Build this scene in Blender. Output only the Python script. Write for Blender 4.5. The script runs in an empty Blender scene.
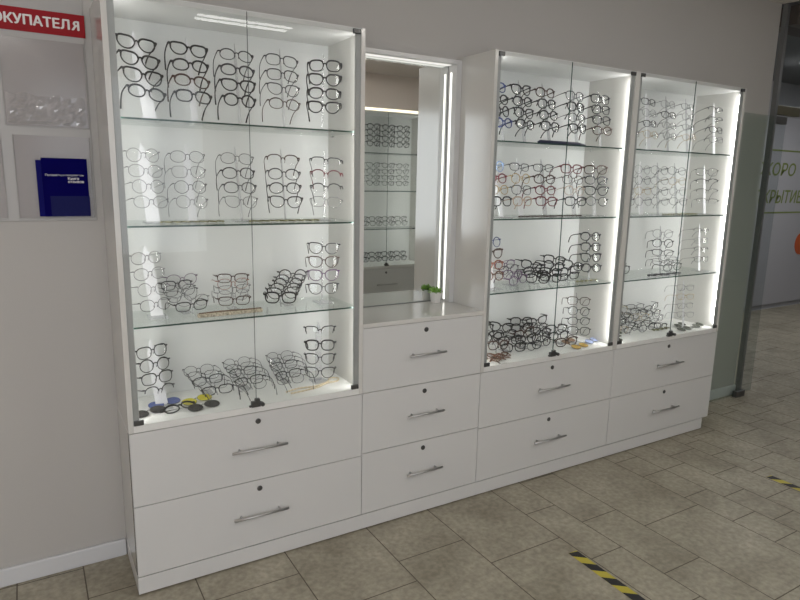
import bpy, bmesh, math, random
from mathutils import Vector, Matrix
random.seed(7)
S = bpy.context.scene
COL = S.collection

# ------------------------------------------------------------------ camera
cam_d = bpy.data.cameras.new('camera'); cam = bpy.data.objects.new('camera', cam_d); COL.objects.link(cam)
S.camera = cam
F_PX, YAW, PITCH, ROLL = 624.73, 0.5395, -0.1915, 0.0206
cam_d.sensor_fit = 'HORIZONTAL'; cam_d.sensor_width = 36.0; cam_d.lens = 36.0 * F_PX / 800
cam_d.clip_start = 0.02
_f = Vector((math.sin(YAW)*math.cos(PITCH), math.cos(YAW)*math.cos(PITCH), math.sin(PITCH)))
_r0 = Vector((math.cos(YAW), -math.sin(YAW), 0)); _u0 = _r0.cross(_f)
_r = math.cos(ROLL)*_r0 + math.sin(ROLL)*_u0; _u = -math.sin(ROLL)*_r0 + math.cos(ROLL)*_u0
M = Matrix((( _r.x, _u.x, -_f.x, -0.2432), (_r.y, _u.y, -_f.y, -2.198), (_r.z, _u.z, -_f.z, 1.5039), (0, 0, 0, 1)))
cam.matrix_world = M

# ------------------------------------------------------------------ world, exposure
w = bpy.data.worlds.new('world'); S.world = w; w.use_nodes = True
w.node_tree.nodes['Background'].inputs[0].default_value = (0.75, 0.82, 0.95, 1)
w.node_tree.nodes['Background'].inputs[1].default_value = 0.6
S.view_settings.view_transform = 'Standard'; S.view_settings.look = 'None'
S.view_settings.exposure = -0.22; S.view_settings.gamma = 1.0; S.view_settings.use_curve_mapping = False
S.cycles.transparent_max_bounces = 40
S.cycles.max_bounces = 10
S.cycles.sample_clamp_indirect = 4.0

def area(name, loc, rot, sx, sy, power, color=(1, 1, 1)):
    l = bpy.data.lights.new(name, 'AREA'); l.shape = 'RECTANGLE'; l.size = sx; l.size_y = sy
    l.energy = power; l.color = color
    o = bpy.data.objects.new(name, l); o.location = loc; o.rotation_euler = rot; COL.objects.link(o)
    return o
# daylight entering by the two windows behind the camera (facing +y)
area('daylight', (-1.25, -3.77, 1.55), (math.radians(90), 0, 0), 1.3, 1.5, 38, (0.93, 0.96, 1.0))
area('daylight', (0.55, -3.77, 1.55), (math.radians(90), 0, 0), 1.3, 1.5, 8, (0.93, 0.96, 1.0))

# ------------------------------------------------------------------ materials
MATS = {}
def mat(name, color, rough=0.5, metal=0.0, spec=0.5, bump=0.0, bscale=60, var=0.0, coat=0.0):
    if name in MATS: return MATS[name]
    m = bpy.data.materials.new(name); m.use_nodes = True; nt = m.node_tree
    b = nt.nodes['Principled BSDF']
    b.inputs['Base Color'].default_value = (*color, 1); b.inputs['Roughness'].default_value = rough
    b.inputs['Metallic'].default_value = metal; b.inputs['Specular IOR Level'].default_value = spec
    b.inputs['Coat Weight'].default_value = coat; b.inputs['Coat Roughness'].default_value = 0.08
    if bump or var:
        tc = nt.nodes.new('ShaderNodeTexCoord')
        n = nt.nodes.new('ShaderNodeTexNoise'); n.inputs['Scale'].default_value = bscale; n.inputs['Detail'].default_value = 4
        nt.links.new(tc.outputs['Object'], n.inputs['Vector'])
        if bump:
            bp = nt.nodes.new('ShaderNodeBump'); bp.inputs['Strength'].default_value = bump; bp.inputs['Distance'].default_value = 0.002
            nt.links.new(n.outputs['Fac'], bp.inputs['Height']); nt.links.new(bp.outputs['Normal'], b.inputs['Normal'])
        if var:
            r = nt.nodes.new('ShaderNodeValToRGB')
            r.color_ramp.elements[0].position = .3; r.color_ramp.elements[1].position = .7
            r.color_ramp.elements[0].color = (*[c*(1-var) for c in color], 1); r.color_ramp.elements[1].color = (*[min(1, c*(1+var)) for c in color], 1)
            nt.links.new(n.outputs['Fac'], r.inputs['Fac']); nt.links.new(r.outputs['Color'], b.inputs['Base Color'])
    MATS[name] = m; return m
def clear(name, tint=(1, 1, 1), ior=1.45, refl=1.0, rough=0.0, milk=0.0):
    if name in MATS: return MATS[name]
    m = bpy.data.materials.new(name); m.use_nodes = True; nt = m.node_tree; nt.nodes.clear()
    o = nt.nodes.new('ShaderNodeOutputMaterial'); t = nt.nodes.new('ShaderNodeBsdfTransparent'); t.inputs[0].default_value = (*tint, 1)
    g = nt.nodes.new('ShaderNodeBsdfGlossy'); g.inputs['Roughness'].default_value = rough
    lw = nt.nodes.new('ShaderNodeLayerWeight'); lw.inputs[0].default_value = .5
    pw = nt.nodes.new('ShaderNodeMath'); pw.operation = 'POWER'; pw.inputs[1].default_value = 5
    f0 = ((ior-1)/(ior+1))**2
    fr = nt.nodes.new('ShaderNodeMath'); fr.operation = 'MULTIPLY_ADD'; fr.inputs[1].default_value = 1-f0; fr.inputs[2].default_value = f0
    nt.links.new(lw.outputs['Facing'], pw.inputs[0]); nt.links.new(pw.outputs[0], fr.inputs[0])
    mu = nt.nodes.new('ShaderNodeMath'); mu.operation = 'MULTIPLY'; mu.inputs[1].default_value = refl
    mx = nt.nodes.new('ShaderNodeMixShader')
    nt.links.new(fr.outputs[0], mu.inputs[0]); nt.links.new(mu.outputs[0], mx.inputs[0]); nt.links.new(g.outputs[0], mx.inputs[2])
    if milk:
        d = nt.nodes.new('ShaderNodeBsdfDiffuse'); d.inputs[0].default_value = (.9, .9, .92, 1)
        tr = nt.nodes.new('ShaderNodeBsdfTranslucent'); tr.inputs[0].default_value = (.9, .9, .92, 1)
        ad = nt.nodes.new('ShaderNodeMixShader'); ad.inputs[0].default_value = .3; nt.links.new(d.outputs[0], ad.inputs[1]); nt.links.new(tr.outputs[0], ad.inputs[2])
        m2 = nt.nodes.new('ShaderNodeMixShader'); m2.inputs[0].default_value = milk
        nt.links.new(t.outputs[0], m2.inputs[1]); nt.links.new(ad.outputs[0], m2.inputs[2]); nt.links.new(m2.outputs[0], mx.inputs[1])
    else:
        nt.links.new(t.outputs[0], mx.inputs[1])
    nt.links.new(mx.outputs[0], o.inputs[0]); MATS[name] = m; return m
def emit(name, color, strength):
    if name in MATS: return MATS[name]
    m = bpy.data.materials.new(name); m.use_nodes = True; nt = m.node_tree; nt.nodes.clear()
    o = nt.nodes.new('ShaderNodeOutputMaterial'); e = nt.nodes.new('ShaderNodeEmission')
    e.inputs[0].default_value = (*color, 1); e.inputs[1].default_value = strength
    nt.links.new(e.outputs[0], o.inputs[0]); MATS[name] = m; return m

LAM = mat('white_laminate', (.68, .68, .675), .28, spec=.45)
LAMS = mat('white_laminate_side', (.68, .67, .64), .16, spec=.5, coat=.3)
INNER = mat('inner_white', (.645, .655, .65), .35)
ALU = mat('brushed_aluminium', (.40, .41, .41), .45, metal=.15)
CHROME = mat('chrome', (.52, .52, .52), .33, metal=.9)
STEEL = mat('dark_steel', (.12, .12, .12), .35, metal=.7)
DARK = mat('dark_gap', (.03, .03, .03), .8)
WALL = mat('wall_paint', (.50, .485, .465), .8, bump=.08, bscale=220)
WALLW = mat('wall_paint_back', (.80, .71, .65), .85, bump=.05, bscale=200)
CEIL = mat('ceiling_panel', (.74, .70, .66), .8, bump=.05, bscale=90)
HALLCEIL = mat('hall_ceiling', (.16, .165, .17), .6)
HALLWALL = mat('hall_wall', (.34, .34, .36), .7)
BASEB = mat('white_plastic_skirting', (.66, .67, .69), .4)
GLASS = clear('door_glass', (.98, .985, .98), 1.45, .8)
SHELFG = clear('shelf_glass', (.955, .975, .965), 1.4, .6)
GEDGE = mat('green_glass_edge', (.035, .075, .062), .15)
GREENPANE = clear('green_tinted_glass', (.90, .935, .915), 1.5, .9)
LENS = clear('clear_lens', (.985, .988, .99), 1.45, 1.2)
ACRY = clear('clear_acrylic', (.95, .95, .96), 1.45, .8, .05, .12)
ACRYW = clear('lit_look_acrylic', (.95, .95, .97), 1.45, .8, .12, .80)  # light caught by clear uprights, put into the colour as white
LED = emit('lit_strip', (1.0, .985, .95), 22)
LED2 = emit('led_strip_cool', (1.0, .99, .965), 29)
LEDM = emit('led_strip_mirror', (1.0, .98, .92), 2.6)
LEDW = emit('warm_led', (1.0, .88, .68), 2.6)
TUBE = emit('lamp_diffuser', (1.0, .985, .95), 13)
TUBE_FILL = emit('fill_lamp_diffuser', (1.0, .97, .92), 58)  # for unseen lamps added to brighten the wall reflected in the mirror

# ------------------------------------------------------------------ mesh helpers
def box(bm, x0, x1, y0, y1, z0, z1, mi=0):
    vs = [bm.verts.new((x, y, z)) for z in (z0, z1) for y in (y0, y1) for x in (x0, x1)]
    for f in ((0, 2, 3, 1), (4, 5, 7, 6), (0, 1, 5, 4), (2, 6, 7, 3), (0, 4, 6, 2), (1, 3, 7, 5)):
        fc = bm.faces.new([vs[i] for i in f]); fc.material_index = mi
def tube(bm, pts, r, n=6, closed=False, mi=0, flat=1.0):
    """tube along pts; r number or list"""
    pts = [Vector(p) for p in pts]; N = len(pts); rings = []
    for i, p in enumerate(pts):
        a = pts[(i-1) % N] if (closed or i > 0) else p
        b = pts[(i+1) % N] if (closed or i < N-1) else p
        t = (b-a).normalized()
        up = Vector((0, 1, 0)) if abs(t.y) < .9 else Vector((0, 0, 1))
        s = t.cross(up).normalized(); v = s.cross(t).normalized()
        rr = r[i] if isinstance(r, (list, tuple)) else r
        rings.append([bm.verts.new(p + (s*math.cos(2*math.pi*k/n) + v*math.sin(2*math.pi*k/n)*flat)*rr) for k in range(n)])
    for i in range(N if closed else N-1):
        A, B = rings[i], rings[(i+1) % N]
        for k in range(n):
            f = bm.faces.new((A[k], A[(k+1) % n], B[(k+1) % n], B[k])); f.smooth = True; f.material_index = mi
    if not closed:
        bm.faces.new(rings[0][::-1]); bm.faces.new(rings[-1])
def lathe(bm, prof, n=24, cx=0, cy=0):
    rings = [[bm.verts.new((cx+r*math.cos(2*math.pi*k/n), cy+r*math.sin(2*math.pi*k/n), z)) for k in range(n)] for r, z in prof]
    for A, B in zip(rings, rings[1:]):
        for k in range(n):
            f = bm.faces.new((A[k], A[(k+1) % n], B[(k+1) % n], B[k])); f.smooth = True
    bm.faces.new(rings[0][::-1]); bm.faces.new(rings[-1])
def mesh(name, bm, *mats):
    bmesh.ops.recalc_face_normals(bm, faces=bm.faces)
    me = bpy.data.meshes.new(name); bm.to_mesh(me); bm.free()
    for m in mats: me.materials.append(m)
    return me
def link(name, me, parent=None, loc=(0, 0, 0), rot=(0, 0, 0), label=None):
    o = bpy.data.objects.new(name, me); o.location = loc; o.rotation_euler = rot
    if parent: o.parent = parent
    if label: o['label'] = label
    COL.objects.link(o); return o
def obj(name, bm, m, parent=None, loc=(0, 0, 0), rot=(0, 0, 0), bevel=0, label=None):
    mats = m if isinstance(m, (list, tuple)) else [m]
    o = link(name, mesh(name, bm, *mats), parent, loc, rot, label)
    if bevel:
        b = o.modifiers.new('bevel', 'BEVEL'); b.width = bevel; b.segments = 2; b.limit_method = 'ANGLE'
    return o
def bx(name, m, x0, x1, y0, y1, z0, z1, parent=None, bevel=0, label=None):
    """box as its own object, world coordinates (or the parent's coordinates)"""
    cx, cy, z = (x0+x1)/2, (y0+y1)/2, z0
    bm = bmesh.new(); box(bm, x0-cx, x1-cx, y0-cy, y1-cy, 0, z1-z0)
    return obj(name, bm, m, parent, (cx, cy, z), bevel=bevel, label=label)
def thing(name, label, cat, loc=(0, 0, 0), rotz=0, group=None):
    o = bpy.data.objects.new(name, None); o.empty_display_size = .05; COL.objects.link(o)
    o.location = loc; o.rotation_euler = (0, 0, rotz); o['label'] = label; o['category'] = cat
    if group: o['group'] = group
    return o
def tag(o, label, cat, group=None):
    o['label'] = label; o['category'] = cat
    if group: o['group'] = group
    return o
def struct(o): o['kind'] = 'structure'; return o
def text(name, s, size, m, parent, loc, rot=(math.radians(90), 0, 0), bold=0.0, align='LEFT', sx=1.0, shear=0):
    c = bpy.data.curves.new(name, 'FONT'); c.body = s; c.size = size; c.extrude = 0; c.align_x = align; c.shear = shear
    c.materials.append(m); o = bpy.data.objects.new(name, c); o.location = loc; o.rotation_euler = rot; COL.objects.link(o)
    bpy.context.view_layer.update(); me = bpy.data.meshes.new_from_object(o.evaluated_get(bpy.context.evaluated_depsgraph_get()))
    if bold:
        bm = bmesh.new()
        for dx, dy in ((-1, 0), (1, 0), (0, .6), (0, -.6)):
            n0 = len(bm.verts); bm.from_mesh(me); bm.verts.ensure_lookup_table()
            for v in bm.verts[n0:]: v.co.x += dx*bold; v.co.y += dy*bold; v.co.z += .00004*(dx+2*dy)
        bm.to_mesh(me); bm.free()
    bpy.data.objects.remove(o); o = bpy.data.objects.new(name, me); o.location = loc; o.rotation_euler = rot; o.scale = (sx, 1, 1)
    o.parent = parent; COL.objects.link(o); return o

# ------------------------------------------------------------------ the setting
X0, X1, YB = -2.2, 9.6, -3.8            # room extent; wall behind the cases at y = .312
YW, ZC = .312, 2.68
# floor: stone tiles in columns running towards the camera
def floor_mat():
    m = bpy.data.materials.new('stone_tile'); m.use_nodes = True; nt = m.node_tree; b = nt.nodes['Principled BSDF']
    b.inputs['Roughness'].default_value = .42; b.inputs['Specular IOR Level'].default_value = .4
    tc = nt.nodes.new('ShaderNodeTexCoord'); at = nt.nodes.new('ShaderNodeAttribute'); at.attribute_name = 'tone'
    n1 = nt.nodes.new('ShaderNodeTexNoise'); n1.inputs['Scale'].default_value = 3.2; n1.inputs['Detail'].default_value = 8; n1.inputs['Roughness'].default_value = .65
    n2 = nt.nodes.new('ShaderNodeTexNoise'); n2.inputs['Scale'].default_value = 45; n2.inputs['Detail'].default_value = 5
    for n in (n1, n2): nt.links.new(tc.outputs['Object'], n.inputs['Vector'])
    r = nt.nodes.new('ShaderNodeValToRGB'); e = r.color_ramp.elements
    e[0].position = .30; e[0].color = (.25, .222, .165, 1); e[1].position = .72; e[1].color = (.46, .425, .335, 1)
    nt.links.new(n1.outputs['Fac'], r.inputs['Fac'])
    mx = nt.nodes.new('ShaderNodeMix'); mx.data_type = 'RGBA'; mx.blend_type = 'MULTIPLY'; mx.inputs[0].default_value = 1
    nt.links.new(r.outputs['Color'], mx.inputs[6]); nt.links.new(at.outputs['Color'], mx.inputs[7])
    r2 = nt.nodes.new('ShaderNodeValToRGB'); r2.color_ramp.elements[0].color = (.78, .78, .78, 1); r2.color_ramp.elements[1].color = (1.15, 1.15, 1.15, 1)
    r2.color_ramp.elements[0].position = .35; r2.color_ramp.elements[1].position = .65
    nt.links.new(n2.outputs['Fac'], r2.inputs['Fac'])
    m2 = nt.nodes.new('ShaderNodeMix'); m2.data_type = 'RGBA'; m2.blend_type = 'MULTIPLY'; m2.inputs[0].default_value = .8
    nt.links.new(mx.outputs[2], m2.inputs[6]); nt.links.new(r2.outputs['Color'], m2.inputs[7])
    nt.links.new(m2.outputs[2], b.inputs['Base Color'])
    bp = nt.nodes.new('ShaderNodeBump'); bp.inputs['Strength'].default_value = .15; bp.inputs['Distance'].default_value = .003
    nt.links.new(n2.outputs['Fac'], bp.inputs['Height']); nt.links.new(bp.outputs['Normal'], b.inputs['Normal'])
    return m
def build_floor():
    cols = [(.2, .555, [-.15, -.62, -1.1]), (.555, .93, [.1, -.41, -.95]), (.93, 1.25, [.2, -.27, -.80]), (1.25, 1.625, [.1, -.458, -1.05]),
            (1.625, 1.805, [.15, -.245, -.636, -1.0]), (1.805, 2.03, [.0, -.416, -.845, -1.3]), (2.03, 2.42, [.15, -.575, -1.15]),
            (2.42, 2.60, [.12, -.075, -.255, -.5, -.745, -.935, -1.2]), (2.60, 2.77, [.05, -.255, -.59, -.83, -1.1]),
            (2.77, 2.99, [.15, -.16, -.42, -.70, -1.0]), (2.99, 3.13, [.1, -.10, -.27, -.50, -.8]), (3.13, 3.36, [.2, -.05, -.413, -.7])]
    x = 3.36
    while x < X1:
        wd = random.choice((.18, .22, .28, .36)); js = []; y = 2.0 - random.random()*.3
        while y > -1.5: js.append(y); y -= random.choice((.18, .3, .36, .5))
        cols.append((x, x+wd, js)); x += wd
    x = .2
    while x > X0:
        wd = random.choice((.22, .28, .36)); cols.append((x-wd, x, [.2-random.random()*.3, -.3-random.random()*.2, -.8-random.random()*.2])); x -= wd
    bm = bmesh.new(); lay = bm.faces.layers.float_color.new('tone') if hasattr(bm.faces.layers, 'float_color') else None
    g = .0022; tones = []
    vs = [bm.verts.new(p) for p in ((X0, YB, -.002), (X1, YB, -.002), (X1, 2.04, -.002), (X0, 2.04, -.002))]
    bm.faces.new(vs).material_index = 1; tones.append(.5)
    for a, b, js in cols:
        js = sorted(set([j for j in js if j < 2.0]), reverse=True)
        y = js[-1]
        while y > YB: y -= random.choice((.3, .45, .55)); js.append(max(y, YB))
        top = js[0]; up = []
        while top < 2.04: top += random.choice((.3, .4, .55)); up.append(min(top, 2.04))
        js = sorted(up, reverse=True) + js
        for y1, y0 in zip(js, js[1:]):
            if y1-y0 < .02: continue
            vs = [bm.verts.new(p) for p in ((a+g, y0+g, 0), (min(b, X1)-g, y0+g, 0), (min(b, X1)-g, y1-g, 0), (a+g, y1-g, 0))]
            bm.faces.new(vs); tones.append(random.choice((.80, .90, .97, 1., 1.06, 1.16)))
    me = mesh('floor', bm, floor_mat(), mat('grout', (.13, .11, .085), .9))
    for p in me.polygons:
        pass
    ca = me.color_attributes.new('tone', 'FLOAT_COLOR', 'CORNER')
    for p in me.polygons:
        t = tones[p.index]; wv = 1 + (random.random()-.5)*.07
        for li in p.loop_indices: ca.data[li].color = (t*wv, t, t/wv, 1)
    struct(link('floor', me))
build_floor()

bm = bmesh.new()                                  # ceiling with panel joints
x = X0
while x < 4.15:
    y = YB
    while y < YW:
        box(bm, x+.002, min(x+.6, 4.15)-.002, y+.002, min(y+.6, YW)-.002, ZC, ZC+.02); y += .6
    x += .6
box(bm, X0, 4.15, YB, YW, ZC+.012, ZC+.05)
struct(obj('ceiling', bm, CEIL))
bm = bmesh.new()
box(bm, 4.15, X1, YB, 2.04, 2.68, 2.75)
struct(obj('trim_1', bm, HALLCEIL))
struct(bx('wall_back', WALL, X0, 4.135, YW, YW+.16, 0, ZC+.1))          # behind the cases
bm = bmesh.new()
for a, b, c, d in ((X0, -1.9, 0, ZC), (-1.9, -.6, 0, .8), (-1.9, -.6, 2.3, ZC), (-.6, -.1, 0, ZC), (-.1, 1.2, 0, .8), (-.1, 1.2, 2.3, ZC), (1.2, 4.17, 0, ZC)):
    box(bm, a, b, YB-.15, YB, c, d)
struct(obj('wall_front', bm, WALLW))
struct(bx('wall_left', WALLW, X0-.15, X0, YB, YW, 0, ZC))
struct(bx('wall_right', HALLWALL, X1, X1+.1, YB, 2.04, 0, ZC+.05))
struct(bx('wall_hall', HALLWALL, 4.0, X1, 2.04, 2.14, 0, ZC+.05))
struct(bx('wall_hall_front', HALLWALL, 4.17, X1, YB-.15, YB, 0, ZC+.05))
for n, (a, b) in enumerate(((-1.9, -.6), (-.1, 1.2))):
    wn = thing('window_%d' % (n+1), 'window', 'window', ((a+b)/2, YB-.06, .8)); del wn['category']; del wn['label']; struct(wn)
    bm = bmesh.new(); W2 = (b-a)/2
    for q in ((-W2, -W2+.05, 0, 1.5), (W2-.05, W2, 0, 1.5), (-W2, W2, 0, .05), (-W2, W2, 1.45, 1.5), (-.025, .025, 0, 1.5)): box(bm, q[0], q[1], -.03, .03, q[2], q[3])
    struct(obj('window_frame', bm, LAM, wn))
    bm = bmesh.new(); box(bm, -W2+.05, W2-.05, -.003, .003, .05, 1.45); struct(obj('window_pane', bm, GLASS, wn))
struct(bx('baseboard_left', BASEB, X0, -.002, YW-.016, YW, 0, .07, bevel=.004))
struct(bx('baseboard_right', BASEB, 3.349, 4.17, YW-.016, YW, 0, .07, bevel=.004))
# ------------------------------------------------------------------ opening and glass at the right end
FRAME = mat('dark_grey_frame', (.17, .175, .175), .4, metal=.2)
OLIVE = mat('bronze_fitting', (.16, .145, .085), .4, metal=.6)
struct(bx('trim_2', FRAME, 4.136, 4.166, .270, .302, 0, ZC-.002))          # jamb
struct(bx('trim_3', mat('header_brown', (.09, .075, .062), .6), 4.225, X1-.01, .25, .45, 2.56, 2.68))
t = thing('glass_door', 'greenish frameless glass leaf standing against the wall right of the display cases', 'glass door', (3.75, .262, 0))
bm = bmesh.new(); box(bm, -.40, .380, -.005, .005, .012, 1.968); obj('pane', bm, GREENPANE, t)
bm = bmesh.new(); box(bm, .31, .415, -.022, .010, 0, .045); obj('floor_hinge', bm, STEEL, t, bevel=.003)
t = thing('glass_partition', 'frameless glass screen with bronze fittings closing the opening to the hall', 'glass partition', (4.18, .30, 0))
bm = bmesh.new(); box(bm, -.01, .155, -.005, .005, .0, 1.93); obj('side_pane', bm, clear('clear_pane', (.86, .88, .88), 1.45, .7), t)
bm = bmesh.new(); box(bm, -.01, 3.2, -.005, .005, 2.05, 2.555); obj('transom_pane', bm, MATS['clear_pane'], t)
bm = bmesh.new(); box(bm, -.01, .29, -.02, .02, 1.985, 2.045); obj('clamp', bm, OLIVE, t, bevel=.003)
bm = bmesh.new(); box(bm, -.01, .14, -.02, .02, 1.925, 1.975); obj('clamp', bm, mat('grey_fitting', (.12, .12, .115), .4, metal=.5), t, bevel=.003)
# banner across the hall
GREEN = mat('olive_green_ink', (.20, .25, .07), .6)
t = thing('banner', 'white banner with green lettering and an orange disc across the hall', 'banner', (8.0, 2.03, .0))
bm = bmesh.new(); box(bm, -1.1, 1.4, -.006, .006, .06, 2.30); obj('sheet', bm, mat('banner_white', (.44, .44, .47), .6), t)
for z in (1.922, 1.195):
    bm = bmesh.new(); box(bm, -.72, 1.3, -.010, -.006, z-.008, z+.010); obj('green_line', bm, GREEN, t)
text('lettering', 'СКОРО', .20, GREEN, t, (-1.0, -.008, 1.635), sx=1.2, shear=.15, bold=.004)
text('lettering', 'ОТКРЫТИЕ', .21, GREEN, t, (-1.075, -.008, 1.31), sx=.98, shear=.15, bold=.004)
bm = bmesh.new(); lathe(bm, [(.14, 0), (.14, .006)], 40)
obj('orange_disc', bm, mat('orange', (.55, .10, .02), .5), t, (.21, -.006, .80), (math.radians(90), 0, 0))
for x, y, q in ((6.6, -.2, 'nearest the shop'), (7.6, .6, 'farthest to the right'), (6.3, 1.2, 'nearest the banner wall')):
    t = thing('ceiling_light', 'small round lamp in the dark hall ceiling, '+q, 'ceiling light', (x, y, 2.68), group='hall ceiling lights')
    bm = bmesh.new(); lathe(bm, [(.09, -.02), (.09, -.001)], 24); obj('diffuser', bm, emit('hall_lamp', (1, 1, 1), 130), t)
    bm = bmesh.new(); lathe(bm, [(.105, -.012), (.105, -.0005)], 24); obj('ring', bm, ALU, t)

# ------------------------------------------------------------------ ceiling lamps of the room, and added fill lamps
for i, (x, y, pos) in enumerate(((1.31, -2.80, 'over the opposite display case, left one'), (3.05, -2.80, 'over the opposite display case, right one'), (-1.5, -1.5, 'added as unseen fill near the window end'), (2.2, -1.2, 'added as unseen fill in the middle of the shop'), (-.5, -3.35, 'added to light the far wall, close to the windows'), (2.3, -2.35, 'added to light the far wall, above the front of the opposite display case'), (3.5, -2.2, 'added to light the far wall, right of the opposite display case'))):  # beyond the row over the opposite case, lamps are unseen and added for light
    t = thing('ceiling_light', 'white linear ceiling lamp with two lit tubes, ' + pos, 'ceiling light', (x, y, ZC), group='linear ceiling lamps')
    bm = bmesh.new(); box(bm, -.38, .38, -.11, .11, -.03, -.001); obj('housing', bm, LAM, t)
    for s in (-.06, .06):
        bm = bmesh.new(); box(bm, -.36, .36, s-.02, s+.02, -.036, -.030); obj('tube', bm, TUBE_FILL if i > 3 else TUBE, t)

# ------------------------------------------------------------------ drawer cabinets
def handle_and_lock(front, cx, hz, lz, half):
    """in the drawer front's coordinates: origin at its lower left front corner"""
    bm = bmesh.new()
    tube(bm, [(-half, -.026, 0), (half, -.026, 0)], .0050, 12)
    for s in (-1, 1):
        tube(bm, [(s*half*.70, -.026, 0), (s*half*.70, .0, 0)], .0038, 10)
    obj('handle', bm, CHROME, front, (cx, 0, hz), label='chrome bar handle')
    bm = bmesh.new(); lathe(bm, [(.0105, 0), (.0105, .003), (.008, .0045)], 20); box(bm, -.0012, .0012, -.006, .006, .0045, .0055)
    obj('lock', bm, STEEL, front, (cx, 0, lz), (math.radians(90), 0, 0), label='round dark key lock')
def drawer_cabinet(x0, x1, zt, rows, label, half, kx=(0, 0), cx=None, hz=.5):
    t = thing('drawer_cabinet', label, 'drawer cabinet', ((x0+x1)/2, .155, 0)); ox, oy = (x0+x1)/2, .155
    bm = bmesh.new(); box(bm, x0-ox, x1-ox, .019-oy, .308-oy, .076, zt); 
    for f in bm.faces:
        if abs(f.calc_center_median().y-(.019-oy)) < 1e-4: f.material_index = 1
    obj('carcass', bm, [LAMS, mat('gap_shade_face', (.03, .027, .025), .8)], t)  # near-black front face: shade inside the drawer gaps put into the colour
    bm = bmesh.new(); box(bm, x0+kx[0]-ox, x1-kx[1]-ox, .0035-oy, .300-oy, .006, .0715); obj('kickboard', bm, LAM, t, bevel=.001)
    for z0, z1 in rows:
        W = x1-x0-.003; H = z1-z0-.003
        bm = bmesh.new(); box(bm, 0, W, 0, .018, 0, H)
        d = obj('drawer', bm, LAM, t, (x0+.0015-ox, -oy, z0+.0015), bevel=.0008)
        handle_and_lock(d, (cx if cx else (x0+x1)/2)-x0, H*hz, H-.034, half)
    return t
A = (0, .9); B = (.9, 1.518); C = (1.518, 2.424); D = (2.424, 3.347)
R2 = [(.076, .348), (.348, .624)]
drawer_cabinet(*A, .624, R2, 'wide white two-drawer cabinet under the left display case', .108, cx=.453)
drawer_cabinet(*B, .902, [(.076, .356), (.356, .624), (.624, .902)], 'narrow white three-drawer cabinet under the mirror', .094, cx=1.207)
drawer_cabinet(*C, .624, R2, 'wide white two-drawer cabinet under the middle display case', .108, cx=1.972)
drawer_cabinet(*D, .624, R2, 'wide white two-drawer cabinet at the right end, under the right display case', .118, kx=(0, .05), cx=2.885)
tag(bx('worktop', LAMS, B[0]+.001, B[1]-.001, -.001, .308, .9025, .92, bevel=.001), 'glossy white counter top below the mirror', 'counter top')

# ------------------------------------------------------------------ display cases
SH = (1.680, 1.334, .992)
def display_case(x0, x1, label, z0=.6245, zt=2.05, y0=0., flip=False, shelves=SH, group=None, led=None):
    """origin at the front lower left corner; local x to the right, y into the case"""
    t = thing('display_case', label, 'display case', (x1, y0, z0) if flip else (x0, y0, z0), math.pi if flip else 0, group)
    W = x1-x0; H = zt-z0; dp = .306; T = .017; fl = .025
    def p(name, m, *a, **k): bm = bmesh.new(); box(bm, *a); return obj(name, bm, m, t, **k)
    p('side_panel', LAMS, 0, T, 0, dp, .001, H); p('side_panel', LAMS, W-T, W, 0, dp, .001, H)
    p('top_panel', LAM, T, W-T, .0065, dp, H-T, H); p('bottom_panel', mat('inner_floor', (.80, .80, .78), .3), T, W-T, .0, dp, .001, fl)
    p('back_panel', INNER, T, W-T, dp-.006, dp, fl, H-T)
    for s, (a, b) in (('l', (T, T+.021)), ('r', (W-T-.021, W-T))):
        p('metal_profile', ALU, a, b, .006, .014, fl, H-T, label='grey aluminium profile')
    for a, b in ((T+.021, T+.004), (W-T-.021, W-T-.004)):        # corner led profiles tilted towards the middle of the case
        bm = bmesh.new(); pr = [(a, .0145), (b, .0145), (b, .0265)]
        lo = [bm.verts.new((x, y, fl+.02)) for x, y in pr]; hi = [bm.verts.new((x, y, H-.037)) for x, y in pr]
        bm.faces.new(lo); bm.faces.new(hi)
        for q in range(3): bm.faces.new((lo[q], lo[(q+1) % 3], hi[(q+1) % 3], hi[q])).material_index = 1 if q == 2 else 0
        obj('lit_strip', bm, [ALU, led or LED], t, label='added glowing strip for the lit underside')
    for k, s in enumerate(shelves):
        bm = bmesh.new(); zz = s-z0
        box(bm, T+.001, W-T-.001, .022, dp-.008, zz-.006, zz)
        bm.faces.ensure_lookup_table()
        for f in bm.faces:
            n = f.calc_center_median()
            if n.y < .0221 : f.material_index = 1
        sh = obj('glass_shelf', bm, [SHELFG, GEDGE], t)
        for a in (T+.005, W-T-.005):
            for y in (.06, .25):
                bm = bmesh.new(); lathe(bm, [(.005, zz-.013), (.005, zz-.0065)], 10, a, y); obj('shelf_pin', bm, CHROME, t)
    mid = W/2 + .02*(0 if flip else 1)
    mid = W/2
    for a, b in ((T+.002, mid-.0008), (mid+.0008, W-T-.002)):
        bm = bmesh.new(); box(bm, a, b, -.0005, .0038, fl+.001, H-.005)
        for f in bm.faces:
            if abs(f.calc_center_median().x-mid) < .0015: f.material_index = 1
        d = obj('glass_door', bm, [GLASS, GEDGE], t)
        hx = (a, a+.032) if a < mid-.1 else (b-.032, b)
        for zz in (fl+.001, H-.023):
            bm = bmesh.new(); box(bm, hx[0], hx[1], -.004, .0062, zz, zz+.018); obj('hinge', bm, STEEL, d, bevel=.002, label='dark metal hinge clamp')
    bm = bmesh.new(); box(bm, mid-.020, mid+.014, -.008, .008, fl-.002, fl+.020); box(bm, mid-.006, mid+.012, -.008, .006, fl+.020, fl+.030)
    tube(bm, [(mid+.018, -.022, fl+.010), (mid+.018, .0, fl+.010)], .008, 14); box(bm, mid-.028, mid-.020, -.006, .004, fl-.001, fl+.006)
    obj('lock', bm, STEEL, t, bevel=.001, label='dark glass door lock with a plunger')
    return t
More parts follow.
